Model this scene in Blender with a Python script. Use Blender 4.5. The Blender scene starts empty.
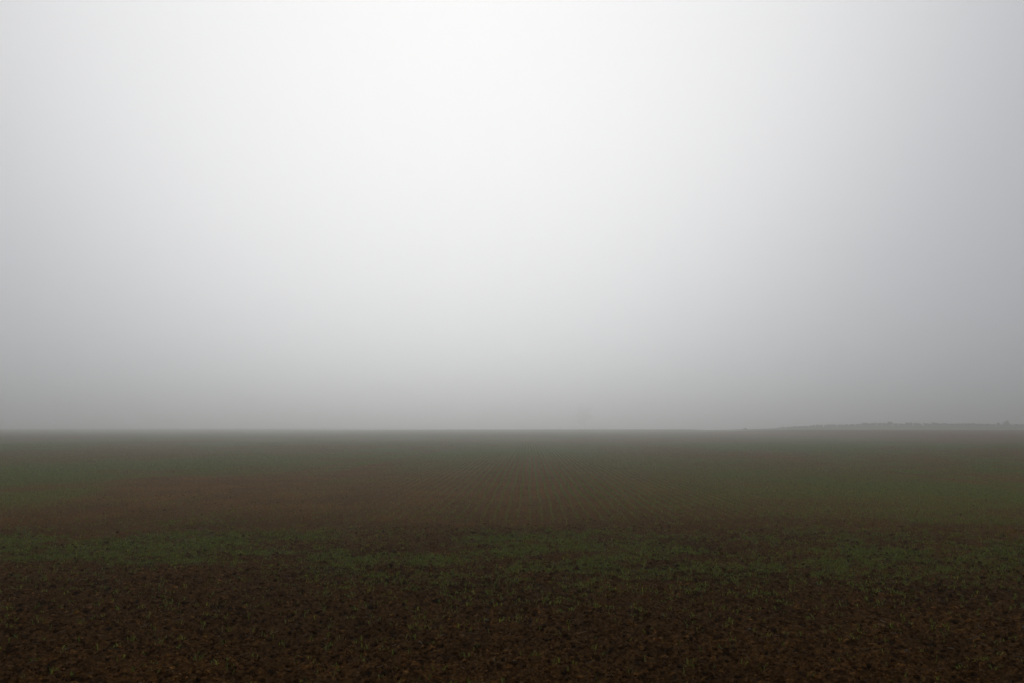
import bpy, math, random
import numpy as np
from mathutils import Vector, Matrix

rad = math.radians
rng = np.random.default_rng(7)
random.seed(7)
sc = bpy.context.scene
col = sc.collection

# ------------------------------------------------------------------ constants
CAM_H = 1.6
ROW_AZ = rad(1.25)            # the drill rows run a touch to the right of straight ahead
ROW_GAP = 0.205
SUN_AZ = rad(-4.5)            # azimuth of the hidden sun, measured from +Y towards +X
SUN_EL = rad(34.0)
HAZE_DENSITY = 0.0056
HAZE_TOP = 27.0

# ------------------------------------------------------------------ numpy noise
def hash2(ix, iy, seed):
    ix = ix.astype(np.int64); iy = iy.astype(np.int64)
    h = (ix * 374761393 + iy * 668265263 + seed * 982451653) & 0xFFFFFFFF
    h = ((h ^ (h >> 13)) * 1274126177) & 0xFFFFFFFF
    h = ((h ^ (h >> 16)) * 2246822519) & 0xFFFFFFFF
    h = h ^ (h >> 15)
    return (h & 0xFFFFFF).astype(np.float64) / float(0xFFFFFF)

def vnoise(x, y, seed):
    ix = np.floor(x); iy = np.floor(y)
    fx = x - ix; fy = y - iy
    ux = fx*fx*fx*(fx*(fx*6-15)+10); uy = fy*fy*fy*(fy*(fy*6-15)+10)
    a = hash2(ix, iy, seed); b = hash2(ix+1, iy, seed)
    c = hash2(ix, iy+1, seed); d = hash2(ix+1, iy+1, seed)
    return (a*(1-ux)+b*ux)*(1-uy) + (c*(1-ux)+d*ux)*uy

def fbm(x, y, seed, octaves=4, gain=0.5):
    s = np.zeros_like(x); amp = 1.0; tot = 0.0
    ca, sa = math.cos(0.6), math.sin(0.6)
    for o in range(octaves):
        s += amp*vnoise(x, y, seed+o*17); tot += amp
        x, y = (ca*x - sa*y)*2.03 + 3.1, (sa*x + ca*y)*2.03 + 7.7
        amp *= gain
    return s/tot

def sstep(a, b, v):
    t = np.clip((v-a)/(b-a), 0, 1)
    return t*t*(3-2*t)

def lumps(x, y, size, seed, keep):
    """rounded clods scattered one per cell, height in units of size"""
    gx = x/size; gy = y/size
    ix = np.floor(gx); iy = np.floor(gy)
    out = np.zeros_like(x)
    for dx in (-1, 0, 1):
        for dy in (-1, 0, 1):
            cx = ix+dx; cy = iy+dy
            px = cx + hash2(cx, cy, seed); py = cy + hash2(cx, cy, seed+5)
            r = 0.35 + 0.55*hash2(cx, cy, seed+9)
            on = hash2(cx, cy, seed+13) < keep
            e = 0.65 + 0.7*hash2(cx, cy, seed+21)
            d2 = ((gx-px)*e)**2 + ((gy-py)/e)**2
            h = np.where(on, np.sqrt(np.clip(r*r - d2, 0, None))*0.75, 0)
            out = np.maximum(out, h)
    return out

# ------------------------------------------------------------------ terrain
def macro(x, y):
    """broad lie of the land"""
    r = np.sqrt(x*x + y*y)
    w = sstep(38, 66, x*180/np.maximum(y, 180))                       # the nearer swell on the right
    rise = (0.12 + 0.22*sstep(-70, 0, x)) * sstep(60, 290, y) + (0.58 - 0.12*sstep(74, 130, x))*w*sstep(30, 180, y)
    drop = 2.7*w*sstep(186, 228, y) + 2.6*(1-w)*sstep(-110, -10, x)*sstep(300, 365, y)
    z = rise - drop
    top = 0.50 + 1.25*sstep(62, 112, x) - 0.30*sstep(125, 175, x)
    ridge = (top - (rise - drop)) * np.exp(-((y-244)/24.0)**2) * sstep(35, 73, x)
    z = z + ridge*sstep(190, 232, y)
    z = z + 0.05*(fbm(x/9.0, y/9.0, 3, 3)-0.5)*sstep(2, 12, r) + 0.30*(fbm(x/45.0, y/45.0, 8, 2)-0.5)*sstep(15, 60, r)*(1-0.8*sstep(100, 170, r))
    return z - 1.2*sstep(420, 900, r)

def band_edges(x):
    far = 12.9 + 2.2*(fbm(x/3.0, x*0+3.3, 41, 4)-0.5) - 0.02*x
    near = 8.6 + 2.2*(fbm(x/3.0, x*0+9.1, 42, 3)-0.5)
    return near, far

def green_cover(x, y):
    """how much small green growth covers the soil, 0..1"""
    near, far = band_edges(x)
    n1 = fbm(x/1.6, y/0.9, 51, 4)
    n2 = fbm(x/0.45, y/0.3, 57, 3)
    inband = sstep(near-2.0, near+1.8, y + 1.5*(n2-0.5)) * (1-sstep(far-1.3, far+0.7, y + 2.0*(n2-0.5)))
    n0 = fbm(x/4.5, y/1.6, 55, 2)
    band = inband * np.clip(0.20 + 1.05*sstep(0.36, 0.68, 0.45*n1+0.3*n2+0.25*n0), 0, 0.95)
    band = band * (1 - 0.45*sstep(2.0, 6.5, x)*sstep(10.2, 11.5, y)) 
    # the drilled field: big soft patches, greener with distance on both sides
    f1 = fbm(x/11.0+4.2, y/22.0, 61, 4)
    f2 = fbm(x/1.8, y/2.4, 63, 4)
    fld = sstep(far-0.2, far+0.8, y)
    patch = sstep(0.41, 0.62, 0.5*f1+0.5*f2)
    right = np.exp(-((x-10)/9.0)**2 - ((y-27)/10.0)**2)
    left = np.exp(-((x+17)/10.0)**2 - ((y-30)/12.0)**2)
    rows = np.exp(-((x-0.8)/5.0)**2 - ((y-38)/24.0)**2)
    bare = np.exp(-((x+7.5)/5.5)**2 - ((y-24)/10.0)**2)
    farb = sstep(80, 105, y)*(1-sstep(165, 180, y))*sstep(25, 60, x)
    field = fld*np.clip(0.27 + 0.52*patch + 0.36*right + 0.24*left + 0.60*rows - 0.38*bare + 0.32*np.exp(-((x-8.5)/4.0)**2 - ((y-17)/4.5)**2) + 0.16*np.exp(-((x+10)/3.5)**2 - ((y-17)/4.5)**2) + 0.10*sstep(40, 120, y) - 0.5*farb, 0.05, 1)*(0.82+0.18*sstep(13, 24, y))
    beyond = sstep(188, 235, y)*(0.35+0.65*sstep(34, 74, x))
    fore = (1-sstep(near-0.8, near, y))*0.10*(0.4+n1)*sstep(4.0, 7.5, y)*1.3
    return np.clip(np.maximum(np.maximum(band, field*(1-0.0*beyond)), np.maximum(fore, 0.85*beyond)), 0, 1)

def pale_weight(x, y):  # soil grows paler with distance ahead, the transition broken up by noise
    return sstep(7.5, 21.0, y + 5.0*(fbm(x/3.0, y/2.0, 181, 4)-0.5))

def row_phase(x, y):
    u = x*math.cos(ROW_AZ) - y*math.sin(ROW_AZ)
    u = u + 0.03*(vnoise(x*0+y/2.5, x/6.0, 71)-0.5)
    return u/ROW_GAP

def tramline(x, y):
    u = x*math.cos(ROW_AZ) - y*math.sin(ROW_AZ)
    t = np.zeros_like(x)
    for c in (-8.0, -6.2, 12.6, 14.4):
        t = np.maximum(t, np.exp(-((u-c)/0.22)**2))
    return t

def micro(x, y, dr):
    """clods, crumbs, drill ridges; dr is the mesh spacing, finer lumps fade out below it"""
    near, far = band_edges(x)
    fld = sstep(far-0.2, far+0.6, y)
    rough = 1.0 - 0.5*fld
    z = np.zeros_like(x)
    for size, amp, keep, seed in ((0.22, 0.12, 0.12, 101), (0.12, 0.26, 0.35, 111), (0.07, 0.55, 0.60, 121), (0.038, 0.75, 0.75, 131)):
        vis = 1 - sstep(0.45, 1.3, dr/size)
        jx = x + 0.35*size*(vnoise(x/size*1.7, y/size*1.7, seed+50)-0.5)*2
        jy = y + 0.35*size*(vnoise(x/size*1.7+9, y/size*1.7+5, seed+51)-0.5)*2
        z = z + lumps(jx, jy, size, seed, keep)*size*amp*rough*vis
    z = z + 0.022*(fbm(x/0.4, y/0.35, 141, 4)-0.5)*(1-0.5*fld)
    z = z + 0.014*(fbm(x/0.06, y/0.06, 151, 3)-0.5)*(1-sstep(0.02, 0.08, dr))
    z = z + fld*0.009*(0.3+fbm(x/2.0, y/3.0, 171, 2))*np.cos(2*math.pi*row_phase(x, y))*(1-sstep(0.10, 0.2, dr)) 
    z = z - fld*0.035*tramline(x, y)
    z = z - 0.05*np.exp(-((y-far-0.25)/0.16)**2)*(0.4+fbm(x/0.7, y/0.7, 161, 2))
    return z

# ------------------------------------------------------------------ helpers
def tag(o, label=None, cat=None, group=None, kind=None):
    if label: o['label'] = label
    if cat: o['category'] = cat
    if group: o['group'] = group
    if kind: o['kind'] = kind
    return o

def mesh_from(name, verts, quads=None, tris=None, mat=None, parent=None, smooth=False):
    me = bpy.data.meshes.new(name)
    verts = np.asarray(verts, dtype=np.float32)
    nq = 0 if quads is None else len(quads); nt = 0 if tris is None else len(tris)
    me.vertices.add(len(verts)); me.vertices.foreach_set('co', verts.ravel())
    loops = []
    if nq: loops.append(np.asarray(quads, dtype=np.int32).ravel())
    if nt: loops.append(np.asarray(tris, dtype=np.int32).ravel())
    loops = np.concatenate(loops)
    me.loops.add(len(loops)); me.loops.foreach_set('vertex_index', loops)
    tot = np.concatenate([np.full(nq, 4, np.int32), np.full(nt, 3, np.int32)])
    start = np.concatenate([[0], np.cumsum(tot)[:-1]]).astype(np.int32)
    me.polygons.add(nq+nt)
    me.polygons.foreach_set('loop_start', start)
    me.polygons.foreach_set('use_smooth', np.full(nq+nt, smooth, dtype=bool))
    me.update(calc_edges=True)
    me.validate()
    if mat: me.materials.append(mat)
    o = bpy.data.objects.new(name, me); col.objects.link(o)
    if parent: o.parent = parent
    return o

def new_mat(name):
    m = bpy.data.materials.new(name); m.use_nodes = True
    nt = m.node_tree
    return m, nt, nt.nodes['Principled BSDF']

def ramp(nt, stops):
    r = nt.nodes.new('ShaderNodeValToRGB'); e = r.color_ramp.elements
    e[0].position, e[0].color = stops[0][0], (*stops[0][1], 1)
    e[1].position, e[1].color = stops[-1][0], (*stops[-1][1], 1)
    for p, c in stops[1:-1]:
        q = e.new(p); q.color = (*c, 1)
    return r

def noise_node(nt, vec, scale, detail=4, rough=0.55):
    n = nt.nodes.new('ShaderNodeTexNoise'); n.inputs['Scale'].default_value = scale
    n.inputs['Detail'].default_value = detail; n.inputs['Roughness'].default_value = rough
    nt.links.new(vec, n.inputs['Vector']); return n

def mixc(nt, fac, a, b, mode='MIX'):
    m = nt.nodes.new('ShaderNodeMix'); m.data_type = 'RGBA'; m.blend_type = mode
    for sock, v in ((m.inputs[0], fac), (m.inputs[6], a), (m.inputs[7], b)):
        if hasattr(v, 'node'): nt.links.new(v, sock)
        elif isinstance(v, tuple): sock.default_value = (*v, 1)
        else: sock.default_value = v
    return m.outputs[2]

# ------------------------------------------------------------------ materials
SOIL_A, SOIL_B, SOIL_C = (0.012, 0.0054, 0.0016), (0.060, 0.0290, 0.0082), (0.150, 0.082, 0.029)

def soil_nodes(nt, bsdf, vec):
    n1 = noise_node(nt, vec, 38.0, 6, 0.7)
    r1 = ramp(nt, [(0.34, SOIL_A), (0.51, SOIL_B), (0.69, SOIL_C)])
    nt.links.new(n1.outputs['Fac'], r1.inputs['Fac'])
    n2 = noise_node(nt, vec, 0.7, 3)
    r2 = ramp(nt, [(0.3, (0.80, 0.80, 0.84)), (0.7, (1.18, 1.12, 1.08))])
    nt.links.new(n2.outputs['Fac'], r2.inputs['Fac'])
    c = mixc(nt, 1.0, r1.outputs[0], r2.outputs[0], 'MULTIPLY')
    # paler crumbs and bits of straw trodden into the soil
    # soil colour is multiplied paler by an attribute that rises with distance ahead
    at = nt.nodes.new('ShaderNodeAttribute'); at.attribute_name = 'pale_soil'
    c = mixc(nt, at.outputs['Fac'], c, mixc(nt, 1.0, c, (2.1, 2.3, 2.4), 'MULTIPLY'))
    n3 = noise_node(nt, vec, 42.0, 3, 0.6)
    r3 = ramp(nt, [(0.62, (0, 0, 0)), (0.74, (1, 1, 1))])
    nt.links.new(n3.outputs['Fac'], r3.inputs['Fac'])
    c = mixc(nt, r3.outputs[0], c, (0.075, 0.046, 0.028))
    bsdf.inputs['Roughness'].default_value = 0.92
    bsdf.inputs['Specular IOR Level'].default_value = 0.0
    n4 = noise_node(nt, vec, 55.0, 5, 0.7)
    b = nt.nodes.new('ShaderNodeBump'); b.inputs['Strength'].default_value = 0.75
    b.inputs['Distance'].default_value = 0.012
    nt.links.new(n4.outputs['Fac'], b.inputs['Height'])
    nt.links.new(b.outputs[0], bsdf.inputs['Normal'])
    return c

def make_ground_mat():
    m, nt, bs = new_mat('ploughed_soil')
    tc = nt.nodes.new('ShaderNodeNewGeometry')
    vec = tc.outputs['Position']
    c = soil_nodes(nt, bs, vec)
    at = nt.nodes.new('ShaderNodeAttribute'); at.attribute_name = 'cover'
    ng = noise_node(nt, vec, 5.0, 5, 0.65)
    rg = ramp(nt, [(0.3, (0.048, 0.056, 0.012)), (0.7, (0.130, 0.146, 0.032))])
    nt.links.new(ng.outputs['Fac'], rg.inputs['Fac'])
    # cover breaks up into small flecks rather than tinting evenly
    nf = noise_node(nt, vec, 16.0, 4, 0.7)
    ad = nt.nodes.new('ShaderNodeMath'); ad.operation = 'ADD'
    nt.links.new(at.outputs['Fac'], ad.inputs[0]); nt.links.new(nf.outputs['Fac'], ad.inputs[1])
    mr = nt.nodes.new('ShaderNodeMapRange'); mr.interpolation_type = 'SMOOTHSTEP'
    mr.inputs['From Min'].default_value = 0.78; mr.inputs['From Max'].default_value = 1.25
    nt.links.new(ad.outputs[0], mr.inputs['Value'])
    c = mixc(nt, mr.outputs['Result'], c, rg.outputs[0])
    nt.links.new(c, bs.inputs['Base Color'])
    return m

def make_soil_mat():
    m, nt, bs = new_mat('soil_clod')
    tc = nt.nodes.new('ShaderNodeNewGeometry')
    c = soil_nodes(nt, bs, tc.outputs['Position'])
    r = ramp(nt, [(0.0, (0.45, 0.43, 0.40)), (0.75, (1.2, 1.17, 1.1)), (1.0, (2.3, 2.2, 2.0))])
    nt.links.new(tc.outputs['Random Per Island'], r.inputs['Fac'])
    nt.links.new(mixc(nt, 1.0, c, r.outputs[0], 'MULTIPLY'), bs.inputs['Base Color'])
    return m

def island_mat(name, stops, rough=0.6, spec=0.3, trans=0.0):
    m, nt, bs = new_mat(name)
    g = nt.nodes.new('ShaderNodeNewGeometry')
    r = ramp(nt, stops)
    nt.links.new(g.outputs['Random Per Island'], r.inputs['Fac'])
    nt.links.new(r.outputs[0], bs.inputs['Base Color'])
    bs.inputs['Roughness'].default_value = rough
    bs.inputs['Specular IOR Level'].default_value = spec
    if trans > 0:
        t = nt.nodes.new('ShaderNodeBsdfTranslucent'); nt.links.new(r.outputs[0], t.inputs['Color'])
        mx = nt.nodes.new('ShaderNodeMixShader'); mx.inputs[0].default_value = trans
        nt.links.new(bs.outputs[0], mx.inputs[1]); nt.links.new(t.outputs[0], mx.inputs[2])
        nt.links.new(mx.outputs[0], nt.nodes['Material Output'].inputs['Surface'])
    return m

M_ground = make_ground_mat()
M_clod = make_soil_mat()
M_weed = island_mat('weed_leaf', [(0, (0.056, 0.072, 0.010)), (0.5, (0.128, 0.155, 0.022)), (0.8, (0.130, 0.152, 0.040)), (1, (0.240, 0.255, 0.030))], spec=0.1, trans=0.5)
M_seed = island_mat('cereal_seedling', [(0, (0.100, 0.125, 0.030)), (0.6, (0.155, 0.185, 0.046)), (1, (0.230, 0.240, 0.060))], spec=0.1, trans=0.5)
M_straw = island_mat('dry_straw', [(0, (0.05, 0.034, 0.018)), (0.7, (0.09, 0.066, 0.038)), (1, (0.16, 0.125, 0.08))], rough=0.8)
M_stone = island_mat('field_stone', [(0, (0.045, 0.036, 0.026)), (1, (0.10, 0.085, 0.068))], rough=0.85)
M_leaf = island_mat('hedge_leaf', [(0, (0.022, 0.028, 0.014)), (1, (0.05, 0.05, 0.025))], rough=0.7)
M_dry = island_mat('dry_stalk', [(0, (0.05, 0.04, 0.026)), (1, (0.09, 0.07, 0.045))], rough=0.8)
mb, nt, bs = new_mat('grey_bark')
g = nt.nodes.new('ShaderNodeNewGeometry'); nb = noise_node(nt, g.outputs['Position'], 6.0)
rb = ramp(nt, [(0.3, (0.03, 0.024, 0.019)), (0.7, (0.07, 0.058, 0.048))]); nt.links.new(nb.outputs['Fac'], rb.inputs['Fac'])
nt.links.new(rb.outputs[0], bs.inputs['Base Color']); bs.inputs['Roughness'].default_value = 0.9
M_bark = mb

# ------------------------------------------------------------------ the field: one sheet to the horizon
def build_field():
    fine = np.arange(-58, 58.001, 0.12)
    rear = np.arange(61, 299.1, 7.0)
    th = np.radians(np.concatenate([fine, rear]))          # azimuth from +Y
    r = [0.15]
    while r[-1] < 3.2: r.append(r[-1]*1.16)
    while r[-1] < 90: r.append(r[-1]*1.0042)
    while r[-1] < 2400: r.append(r[-1]*1.022)
    r = np.array(r)
    R, T = np.meshgrid(r, th, indexing='ij')
    x = R*np.sin(T); y = R*np.cos(T)
    dr = np.maximum(np.gradient(r)[:, None]*np.ones_like(T), R*rad(0.12))
    z = macro(x, y) + micro(x, y, dr)
    n, m = x.shape
    V = np.stack([x, y, z], -1).reshape(-1, 3)
    i = np.arange(n-1)[:, None]; j = np.arange(m)[None, :]; j2 = (j+1) % m
    Q = np.stack([(i*m+j)+0*j2, (i+1)*m+j+0*j2, (i+1)*m+j2, i*m+j2+0*j], -1).reshape(-1, 4)
    V = np.vstack([V, [[0, 0, z[0].mean()]]]); c = len(V)-1
    jj = np.arange(m); Tt = np.stack([np.full(m, c), jj, (jj+1) % m], -1)
    cov = green_cover(x, y).ravel(); cov = cov*(0.66 + 0.34*sstep(13, 18, y.ravel()))
    near, far = band_edges(x.ravel())
    fld = sstep(far-0.2, far+0.6, y.ravel())
    dry = pale_weight(x.ravel(), y.ravel())  # weight of the paler soil tone, rising with distance ahead
    ph = row_phase(x.ravel(), y.ravel())
    stripe = 0.5+0.5*np.cos(2*math.pi*ph)
    dist = np.hypot(x.ravel(), y.ravel())
    seen = (1-sstep(0.07, 0.12, np.hypot(0, dist*rad(0.12))))        # sheet too coarse for single rows farther out
    cov = cov*(1 - fld*seen*(0.94 - 0.6*sstep(3.0, 8.0, np.abs(x.ravel()-0.8)))*(1-stripe**2)) * (1 - 0.7*fld*tramline(x.ravel(), y.ravel()))
    o = mesh_from('ploughed_field', V, Q, Tt, M_ground, smooth=True)
    a = o.data.attributes.new('cover', 'FLOAT', 'POINT')
    a.data.foreach_set('value', np.append(cov, 0.0).astype(np.float32))
    a = o.data.attributes.new('pale_soil', 'FLOAT', 'POINT')
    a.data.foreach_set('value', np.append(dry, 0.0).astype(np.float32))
    tag(o, 'dark brown ploughed and drilled field running up to a low crest in the fog', 'field', kind='structure')
    return o

build_field()

def ground_z(x, y):
    x = np.asarray(x, float); y = np.asarray(y, float)
    r = np.hypot(x, y)
    return macro(x, y) + micro(x, y, np.maximum(r*0.0042, 0.012))

def fan(n, r0, r1, power=1.0, half=46):
    """points in a wide fan in front of the camera; power 1 = even in distance, 2 = even in area"""
    u = rng.random(n)
    r = (r0**power + u*(r1**power-r0**power))**(1/power)
    t = np.radians(rng.uniform(-half, half, n))
    return r*np.sin(t), r*np.cos(t)

# ------------------------------------------------------------------ loose clods
def ico(sub):
    import bmesh
    bm = bmesh.new(); bmesh.ops.create_icosphere(bm, subdivisions=sub, radius=1.0)
    v = np.array([p.co[:] for p in bm.verts]); f = np.array([[q.index for q in p.verts] for p in bm.faces])
    bm.free(); return v, f

def scatter_lumps(name, x, y, size, sub, mat, label, cat, sink=0.35, flat=(0.5, 0.9), jag=0.3):
    v0, f0 = ico(sub); n = len(x); k = len(v0)
    a = rng.random(n)*6.283
    sx = size*rng.uniform(0.75, 1.35, n); sy = size*rng.uniform(0.7, 1.1, n); sz = size*rng.uniform(*flat, n)
    v = v0[None]*(1 + jag*(rng.random((n, k))-0.5)[..., None]*2)
    # a flattened facet or two per lump
    for _ in range(4):
        d = rng.normal(size=(n, 3)); d /= np.linalg.norm(d, axis=1)[:, None]
        h = rng.uniform(0.45, 0.85, n)
        s = np.einsum('nkc,nc->nk', v, d) - h[:, None]
        v = v - np.clip(s, 0, None)[..., None]*d[:, None]
    X = v[..., 0]*sx[:, None]; Y = v[..., 1]*sy[:, None]; Z = v[..., 2]*sz[:, None]
    ca, sa = np.cos(a)[:, None], np.sin(a)[:, None]
    z0 = ground_z(x, y) + sz*(1-2*sink)*0.5
    P = np.stack([X*ca-Y*sa + x[:, None], X*sa+Y*ca + y[:, None], Z + z0[:, None]], -1).reshape(-1, 3)
    F = (f0[None] + (np.arange(n)*k)[:, None, None]).reshape(-1, 3)
    o = mesh_from(name, P, None, F, mat)
    a = o.data.attributes.new('pale_soil', 'FLOAT', 'POINT')
    a.data.foreach_set('value', np.repeat(pale_weight(x, y), k).astype(np.float32))
    return tag(o, label, cat, kind='stuff')

x1, y1 = fan(24000, 2.6, 9.5, 1.3, 52); s1 = 0.0075*np.exp(rng.gamma(1.5, 0.38, len(x1)))
s1 = np.clip(s1, 0.006, 0.030)
x4, y4 = fan(60000, 2.6, 13.0, 1.4, 50); s4 = np.clip(0.0065*np.exp(rng.gamma(1.4, 0.35, len(x4))), 0.005, 0.022)
scatter_lumps('fine_tilth', x4, y4, s4, 1, M_clod, 'fine broken crumbs of dark earth between the larger clods', 'soil crumbs', sink=0.25)
x2, y2 = fan(34000, 9.0, 40, 1.2, 48); s2 = np.clip(0.010*np.exp(rng.gamma(1.4, 0.35, len(x2))), 0.008, 0.034)
nr, fr = band_edges(x2); s2 = s2*(1-0.25*sstep(fr-0.2, fr+0.6, y2))
scatter_lumps('soil_clods', x1, y1, s1, 2, M_clod, 'crumbly dark brown clods of earth lying loose in the foreground', 'clods')
scatter_lumps('soil_crumbs', x2, y2, s2, 1, M_clod, 'small dark earth crumbs scattered over the drilled field', 'soil crumbs')
x3, y3 = fan(150, 3.0, 24, 1.1, 48)
scatter_lumps('field_stones', x3, y3, np.clip(0.009*np.exp(rng.gamma(1.4, 0.35, 150)), 0.009, 0.028), 2, M_stone,
              'scattered small pale stones half sunk in the dark soil', 'stones', jag=0.12)

# ------------------------------------------------------------------ blades
def blades(name, x, y, h, w, mat, label, cat, lean=0.5, simple=False, z=None):
    n = len(x)
    if z is None: z = ground_z(x, y) - 0.004
    a = rng.random(n)*6.283; la = rng.random(n)*6.283
    l = h*lean*rng.random(n)
    tx, ty = np.cos(a), np.sin(a); lx, ly = np.cos(la)*l, np.sin(la)*l
    hw = w*0.5
    if simple:
        P = np.stack([np.stack([x-tx*hw, y-ty*hw, z], -1), np.stack([x+tx*hw, y+ty*hw, z], -1),
                      np.stack([x+lx, y+ly, z+h], -1)], 1).reshape(-1, 3)
        T = np.arange(n*3).reshape(-1, 3); Q = None
    else:
        P = np.stack([np.stack([x-tx*hw*.7, y-ty*hw*.7, z], -1), np.stack([x+tx*hw*.7, y+ty*hw*.7, z], -1),
                      np.stack([x-tx*hw+lx*.3, y-ty*hw+ly*.3, z+h*.6], -1), np.stack([x+tx*hw+lx*.3, y+ty*hw+ly*.3, z+h*.6], -1),
                      np.stack([x+lx, y+ly, z+h*(1-0.25*rng.random(n))], -1)], 1).reshape(-1, 3)
        b = np.arange(n)*5
        Q = np.stack([b, b+1, b+3, b+2], -1); T = np.stack([b+2, b+3, b+4], -1)
    o = mesh_from(name, P, Q, T, mat)
    return tag(o, label, cat, kind='stuff')

# weeds of the headland strip, in tufts
bx, by = fan(190000, 5.0, 19.5, 2.0, 47)
keep = rng.random(len(bx)) < (green_cover(bx, by)**1.3*0.66*(1-0.75*sstep(12.5, 14.5, by))*(1-sstep(14.5, 19.0, np.hypot(bx, by))) + 0.008*(1-sstep(12, 18, np.hypot(bx, by))))*(0.25 + 1.1*sstep(0.40, 0.62, fbm(bx/0.16, by/0.16, 191, 2)))
bx, by = bx[keep], by[keep]
rep = 5
bx = np.repeat(bx, rep) + rng.normal(0, 0.020, len(bx)*rep); by = np.repeat(by, rep) + rng.normal(0, 0.014, len(by)*rep)
blades('weed_cover', bx, by, rng.uniform(0.014, 0.052, len(bx)), rng.uniform(0.005, 0.013, len(bx)), M_weed,
       'patchy strip of short dark green weeds crossing the brown soil', 'weeds', lean=1.1)
# stray shoots in the bare foreground
fx, fy = fan(700, 2.8, 9.0, 1.5, 50)
fx = np.repeat(fx, 3) + rng.normal(0, 0.008, len(fx)*3); fy = np.repeat(fy, 3) + rng.normal(0, 0.008, len(fy)*3)
blades('stray_shoots', fx, fy, rng.uniform(0.018, 0.06, len(fx)), rng.uniform(0.004, 0.010, len(fx)), M_weed,
       'stray green shoots dotted over the bare foreground soil', 'shoots', lean=0.7)

# drilled cereal seedlings standing in rows
def seedlings(r0, r1, per_m, hh, ww, half):
    u0, u1 = -r1*math.sin(rad(half)), r1*math.sin(rad(half))
    xs, ys = [], []
    for k in range(int(u0/ROW_GAP), int(u1/ROW_GAP)+1):
        u = k*ROW_GAP
        v0 = math.sqrt(max(r0*r0-u*u, 0)); v1 = math.sqrt(max(r1*r1-u*u, 0))
        v0 = max(v0, abs(u)/math.tan(rad(half)))
        if v1 <= v0: continue
        n = int((v1-v0)*per_m)
        v = rng.uniform(v0, v1, n); uu = u + rng.normal(0, 1, n)*(0.011 + 0.07*sstep(3.0, 8.0, np.abs(u-0.3)))
        xs.append(uu*math.cos(ROW_AZ)+v*math.sin(ROW_AZ)); ys.append(-uu*math.sin(ROW_AZ)+v*math.cos(ROW_AZ))
    x = np.concatenate(xs); y = np.concatenate(ys)
    x = x + (-0.03*(vnoise(y/2.5, x/6.0, 71)-0.5))
    near, far = band_edges(x)
    keep = (rng.random(len(x)) < np.clip(green_cover(x, y)*1.15, 0, 1)) & (y > far+0.1) & (rng.random(len(x)) > 0.85*tramline(x, y))
    x, y = x[keep], y[keep]
    return x, y, rng.uniform(*hh, len(x)), rng.uniform(*ww, len(x))

xa, ya, ha, wa = seedlings(11.5, 30, 55, (0.03, 0.085), (0.005, 0.010), 45)
blades('seedling_rows', xa, ya, ha, wa, M_seed, 'thin green cereal seedlings in drill rows in the middle of the field', 'seedlings', lean=1.0, simple=True)
xb, yb, hb, wb = seedlings(30, 85, 20, (0.04, 0.10), (0.014, 0.026), 40)
blades('far_seedling_rows', xb, yb, hb, wb, M_seed, 'faint green cereal seedlings on the rise towards the foggy crest', 'seedlings', lean=1.0, simple=True)

# straw litter
sx, sy = fan(2600, 2.6, 22, 1.2, 48)
n = len(sx); L = rng.uniform(0.02, 0.10, n); W = rng.uniform(0.002, 0.006, n); a = rng.random(n)*6.283
dz = rng.uniform(-0.25, 0.35, n)*L
z = ground_z(sx, sy)+0.012
dx, dy = np.cos(a)*L/2, np.sin(a)*L/2; nx, ny = -np.sin(a)*W/2, np.cos(a)*W/2
P = np.stack([np.stack([sx-dx-nx, sy-dy-ny, z], -1), np.stack([sx+dx-nx, sy+dy-ny, z+dz], -1), np.stack([sx+dx+nx, sy+dy+ny, z+dz], -1), np.stack([sx-dx+nx, sy-dy+ny, z], -1),
              np.stack([sx-dx, sy-dy, z+W], -1), np.stack([sx+dx, sy+dy, z+dz+W], -1)], 1).reshape(-1, 3)
b = np.arange(n)*6
Q = np.concatenate([np.stack([b, b+1, b+5, b+4], -1), np.stack([b+4, b+5, b+2, b+3], -1), np.stack([b+3, b+2, b+1, b], -1)])
T = np.concatenate([np.stack([b, b+4, b+3], -1), np.stack([b+1, b+2, b+5], -1)])
tag(mesh_from('straw_litter', P, Q, T, M_straw), 'broken bits of pale straw lying on the dark soil', 'straw', kind='stuff')

# ------------------------------------------------------------------ far growth
def tube(pts, radii, sides=6):
    V, F = [], []
    for i, (p, r) in enumerate(zip(pts, radii)):
        d = (Vector(pts[min(i+1, len(pts)-1)])-Vector(pts[max(i-1, 0)])).normalized()
        q = d.to_track_quat('Z', 'Y')
        for s in range(sides):
            t = 2*math.pi*s/sides
            V.append(Vector(p)+q @ Vector((math.cos(t)*r, math.sin(t)*r, 0)))
    for i in range(len(pts)-1):
        for s in range(sides):
            F.append((i*sides+s, i*sides+(s+1) % sides, (i+1)*sides+(s+1) % sides, (i+1)*sides+s))
    return [tuple(v) for v in V], F

def join_tubes(name, tubes, mat, parent):
    V, F = [], []
    for v, f in tubes:
        o = len(V); V += v; F += [tuple(i+o for i in q) for q in f]
    return mesh_from(name, V, F, None, mat, parent, smooth=True)

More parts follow.
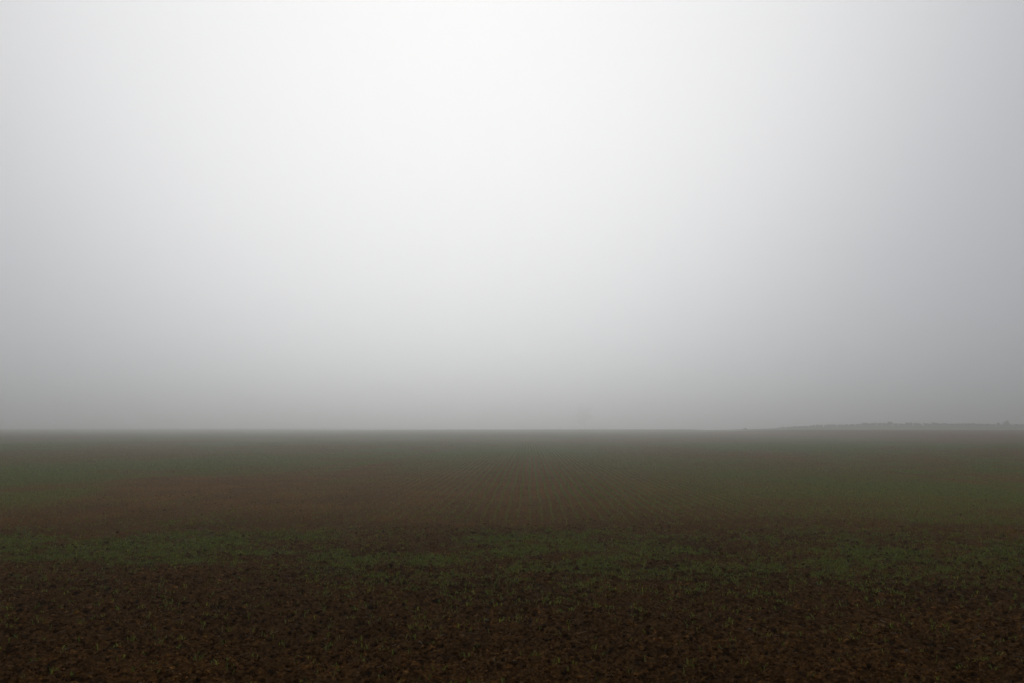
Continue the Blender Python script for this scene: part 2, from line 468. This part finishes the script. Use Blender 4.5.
def leaves(name, centres, spread, n, size, mat, parent):
    """n small leaf faces spread through soft clumps round the centres"""
    centres = np.asarray(centres, float); spread = np.asarray(spread, float)
    k = rng.integers(0, len(centres), n)
    d = rng.normal(size=(n, 3)); d /= np.linalg.norm(d, axis=1)[:, None]
    rr = rng.random(n)**0.45
    p = centres[k] + d*rr[:, None]*spread[k][:, None]
    p[:, 2] = np.maximum(p[:, 2], 0.02)
    a = rng.normal(size=(n, 3)); a /= np.linalg.norm(a, axis=1)[:, None]
    b = np.cross(a, rng.normal(size=(n, 3))); b /= np.linalg.norm(b, axis=1)[:, None]
    s = size*rng.uniform(0.6, 1.4, n)[:, None]
    P = np.stack([p-a*s, p-b*s*.6, p+a*s, p+b*s*.6], 1).reshape(-1, 3)
    return mesh_from(name, P, np.arange(n*4).reshape(-1, 4), None, mat, parent)

def at(px, dist):
    """ground point at a forward distance, in the direction of a column of the photograph"""
    x = (px-512)/796.4*dist
    return x, dist, float(macro(np.array([x]), np.array([float(dist)]))[0])

def empty(name, loc, label, cat, group=None):
    o = bpy.data.objects.new(name, None); col.objects.link(o); o.location = loc
    o.empty_display_size = 0.3
    return tag(o, label, cat, group)

def tree(px, dist, height):
    x, y, z = at(px, dist)
    t = empty('lone_tree', (x, y, z-0.1), 'lone round-crowned tree almost lost in fog beyond the crest', 'tree')
    tubes, tips = [], []
    pts = [(0, 0, 0), (0.1, 0, height*.15), (0.05, 0.1, height*.35), (-0.1, 0, height*.6), (0, 0.1, height*.85)]
    tubes.append(tube(pts, [.55, .42, .36, .22, .06], 9))
    for i in range(16):
        h = random.uniform(.25, .8)*height; a = i*2.4
        l = height*random.uniform(.22, .36)*(1.15-.6*h/height)
        e = (math.cos(a)*l, math.sin(a)*l, h+l*random.uniform(.4, .8))
        mid = (e[0]*.45, e[1]*.45, h+(e[2]-h)*.35)
        tubes.append(tube([(0, 0, h), mid, e], [.16, .11, .03], 6)); tips += [e, mid]
        for j in range(3):
            f = tuple(e[c]*.75+random.uniform(-1.6, 1.6) for c in range(3))
            f = (f[0], f[1], e[2]*.9+random.uniform(-.6, 1.8))
            tubes.append(tube([mid, f], [.07, .02], 5)); tips.append(f)
    join_tubes('trunk', tubes, M_bark, t)
    leaves('crown', tips, [random.uniform(1.3, 2.4) for _ in tips], 9000, .22, M_leaf, t)
    return t

def bush(px, dist, h, w, label, n=650, group='bushes along the far hedgerow'):
    x, y, z = at(px, dist)
    t = empty('hedge_bush', (x, y, z-0.05), label, 'bush', group)
    cs, sp, tubes = [], [], []
    for i in range(9):
        a = random.uniform(0, 6.28); r = random.uniform(0, .5)*w*.7; hh = random.uniform(.35, .85)*h*(1-.5*(r/(w*.5))**2)
        c = (math.cos(a)*r, math.sin(a)*r, hh); cs.append(c); sp.append(random.uniform(.18, .34)*min(w, h))
        tubes.append(tube([(c[0]*.15, c[1]*.15, 0), (c[0]*.5, c[1]*.5, hh*.55), c], [.05, .035, .012], 5))
    join_tubes('stem', tubes, M_bark, t)
    leaves('foliage', cs, sp, n, .07, M_leaf, t)
    return t

def hedgerow(px0, px1, dist0, dist1):
    N = 150
    x0, y0, z0 = at(px0, dist0)
    t = empty('hedgerow', (x0, y0, z0), 'low ragged hedgerow along the far ridge at the right', 'hedge')
    cs, sp, tubes = [], [], []
    for i in range(N):
        f = i/(N-1); d = dist0+(dist1-dist0)*f; x, y, z = at(px0+(px1-px0)*f, d)
        base = 0.26+0.45*float(vnoise(np.array([i*.16]), np.array([.5]), 91)[0])
        base *= min(1, .5+f*4)
        x += random.uniform(-.3, .3); y += random.uniform(-.6, .6)
        for q in range(4):
            cs.append((x-x0+random.uniform(-.9, .9), y-y0, z-z0+base*random.uniform(.3, .95))); sp.append(base*random.uniform(.5, .85))
        tubes.append(tube([(x-x0, y-y0, z-z0-.1), (x-x0+.08, y-y0, z-z0+base*.9)], [.035, .01], 5))
    tag(join_tubes('stems', tubes, M_bark, t), kind='stuff')
    l = leaves('foliage', [(c[0], c[1], c[2]+10) for c in cs], sp, 40000, .09, M_leaf, t)
    l.location.z = -10
    return t

tree(584, 630, 21.0)
hedgerow(778, 1075, 250, 242)
bush(863, 244, 1.15, 3.4, 'leftmost broad low bush poking above the hedgerow')
bush(887.5, 244, 1.3, 2.8, 'upright bush left of the flat wide one on the hedgerow')
bush(906, 244, 1.1, 3.8, 'flattest and widest bush rising from the middle of the hedgerow')
bush(932, 243, 1.0, 2.6, 'small bush where the hedgerow dips towards the right')
bush(1004.5, 242, 1.7, 3.0, 'tallest bush on the hedgerow close to the right frame edge', 900)
bush(995, 242, 1.0, 2.4, 'small low bush beside the tallest hedgerow bush')
bush(782, 250, .55, 3.2, 'faint lone bush near the thin left end of the hedgerow')
bush(744, 253, .5, 2.0, 'tiny faint bush left of where the hedgerow begins')

def stalks(px, dist, label):
    x, y, z = at(px, dist)
    t = empty('dry_weed', (x, y, z), label, 'weed', 'dry weeds on the crest')
    tb = []
    for i in range(9):
        a = random.uniform(0, 6.28); l = random.uniform(.05, .2); h = random.uniform(.35, .7)
        tb.append(tube([(0.03*math.cos(a), .03*math.sin(a), -.05), (l*.4*math.cos(a), l*.4*math.sin(a), h*.6), (l*math.cos(a), l*math.sin(a), h)], [.014, .01, .005], 5))
    join_tubes('stem', tb, M_dry, t)
    return t
stalks(560, 298, 'small dry weed on the crest left of the lone tree')
stalks(592.5, 298, 'small dry weed on the crest right of the lone tree')

# ------------------------------------------------------------------ haze
def build_haze():
    x = 2500.0; zb, zt = -7.0, HAZE_TOP
    V = [(-x, -x, zb), (x, -x, zb), (x, x, zb), (-x, x, zb), (-x, -x, zt), (x, -x, zt), (x, x, zt), (-x, x, zt)]
    F = [(0, 3, 2, 1), (4, 5, 6, 7), (0, 1, 5, 4), (1, 2, 6, 5), (2, 3, 7, 6), (3, 0, 4, 7)]
    m = bpy.data.materials.new('haze_air'); m.use_nodes = True; nt = m.node_tree
    nt.nodes.remove(nt.nodes['Principled BSDF'])
    v = nt.nodes.new('ShaderNodeVolumePrincipled')
    v.inputs['Color'].default_value = (0.932, 0.943, 0.951, 1)
    v.inputs['Density'].default_value = HAZE_DENSITY
    v.inputs['Anisotropy'].default_value = 0.88
    nt.links.new(v.outputs[0], nt.nodes['Material Output'].inputs['Volume'])
    o = mesh_from('haze', V, F, None, m)
    tag(o, 'even grey fog lying over the whole field', 'fog', kind='stuff')
build_haze()

# ------------------------------------------------------------------ sky: fog-white overcast, brightest round the hidden sun
w = bpy.data.worlds.new('World'); sc.world = w; w.use_nodes = True
nt = w.node_tree; bg = nt.nodes['Background']
sky = nt.nodes.new('ShaderNodeTexSky'); sky.sky_type = 'NISHITA'; sky.sun_disc = False
sky.sun_elevation = SUN_EL; sky.sun_rotation = SUN_AZ
sky.air_density = 1.0; sky.dust_density = 4.0; sky.ozone_density = 1.0
hs = nt.nodes.new('ShaderNodeHueSaturation'); hs.inputs['Saturation'].default_value = 0.25
nt.links.new(sky.outputs[0], hs.inputs['Color'])
tc = nt.nodes.new('ShaderNodeTexCoord')
S = (math.sin(SUN_AZ)*math.cos(SUN_EL), math.cos(SUN_AZ)*math.cos(SUN_EL), math.sin(SUN_EL))
dp = nt.nodes.new('ShaderNodeVectorMath'); dp.operation = 'DOT_PRODUCT'
nt.links.new(tc.outputs['Generated'], dp.inputs[0]); dp.inputs[1].default_value = S
ac = nt.nodes.new('ShaderNodeMath'); ac.operation = 'ARCCOSINE'; ac.use_clamp = False
nt.links.new(dp.outputs['Value'], ac.inputs[0])
mr = nt.nodes.new('ShaderNodeMapRange'); mr.inputs['From Min'].default_value = 0; mr.inputs['From Max'].default_value = math.pi
nt.links.new(ac.outputs[0], mr.inputs['Value'])
def srange(deg): return deg/180.0
def grey(v, b=1.0): return (v, v*(1+0.12*(b-1)), v*(1+0.75*(b-1)))
K = 10.0
cloud = ramp(nt, [(0.0, grey(.83/K*1.0)), (srange(14), grey(.84/K)), (srange(25), grey(.71/K, 1.02)), (srange(37), grey(.49/K, 1.09)), (srange(50), grey(.34/K, 1.13)), (srange(80), grey(.20/K, 1.07)), (1.0, grey(.12/K, 1.05))])
cloud.color_ramp.interpolation = 'B_SPLINE'
nt.links.new(mr.outputs[0], cloud.inputs['Fac'])
sc100 = nt.nodes.new('ShaderNodeVectorMath'); sc100.operation = 'SCALE'; sc100.inputs['Scale'].default_value = K*10
nt.links.new(cloud.outputs[0], sc100.inputs[0])
mx = mixc(nt, 0.985, hs.outputs[0], sc100.outputs[0])
nt.links.new(mx, bg.inputs['Color']); bg.inputs['Strength'].default_value = 0.1

sun = bpy.data.lights.new('sun', 'SUN'); sun.energy = 0.5; sun.angle = rad(60); sun.color = (1.0, 0.98, 0.95)
so = bpy.data.objects.new('sun', sun); col.objects.link(so)
so.rotation_euler = Vector(S).to_track_quat('Z', 'Y').to_euler()
so.location = (0, 0, 60)

# ------------------------------------------------------------------ camera and render settings
cam = bpy.data.cameras.new('camera'); cam.lens = 28; cam.sensor_width = 36; cam.clip_end = 8000; cam.clip_start = 0.05
co = bpy.data.objects.new('camera', cam); col.objects.link(co)
co.location = (0, 0, CAM_H); co.rotation_euler = (rad(90+6.05), 0, 0)
sc.camera = co
sc.view_settings.view_transform = 'Standard'; sc.view_settings.look = 'None'
sc.view_settings.exposure = 0.0; sc.view_settings.gamma = 1.0; sc.view_settings.use_curve_mapping = False
sc.render.engine = 'CYCLES'
sc.cycles.use_denoising = True
sc.cycles.use_adaptive_sampling = False
sc.cycles.denoising_prefilter = 'ACCURATE'
sc.cycles.max_bounces = 8; sc.cycles.diffuse_bounces = 2; sc.cycles.volume_bounces = 4
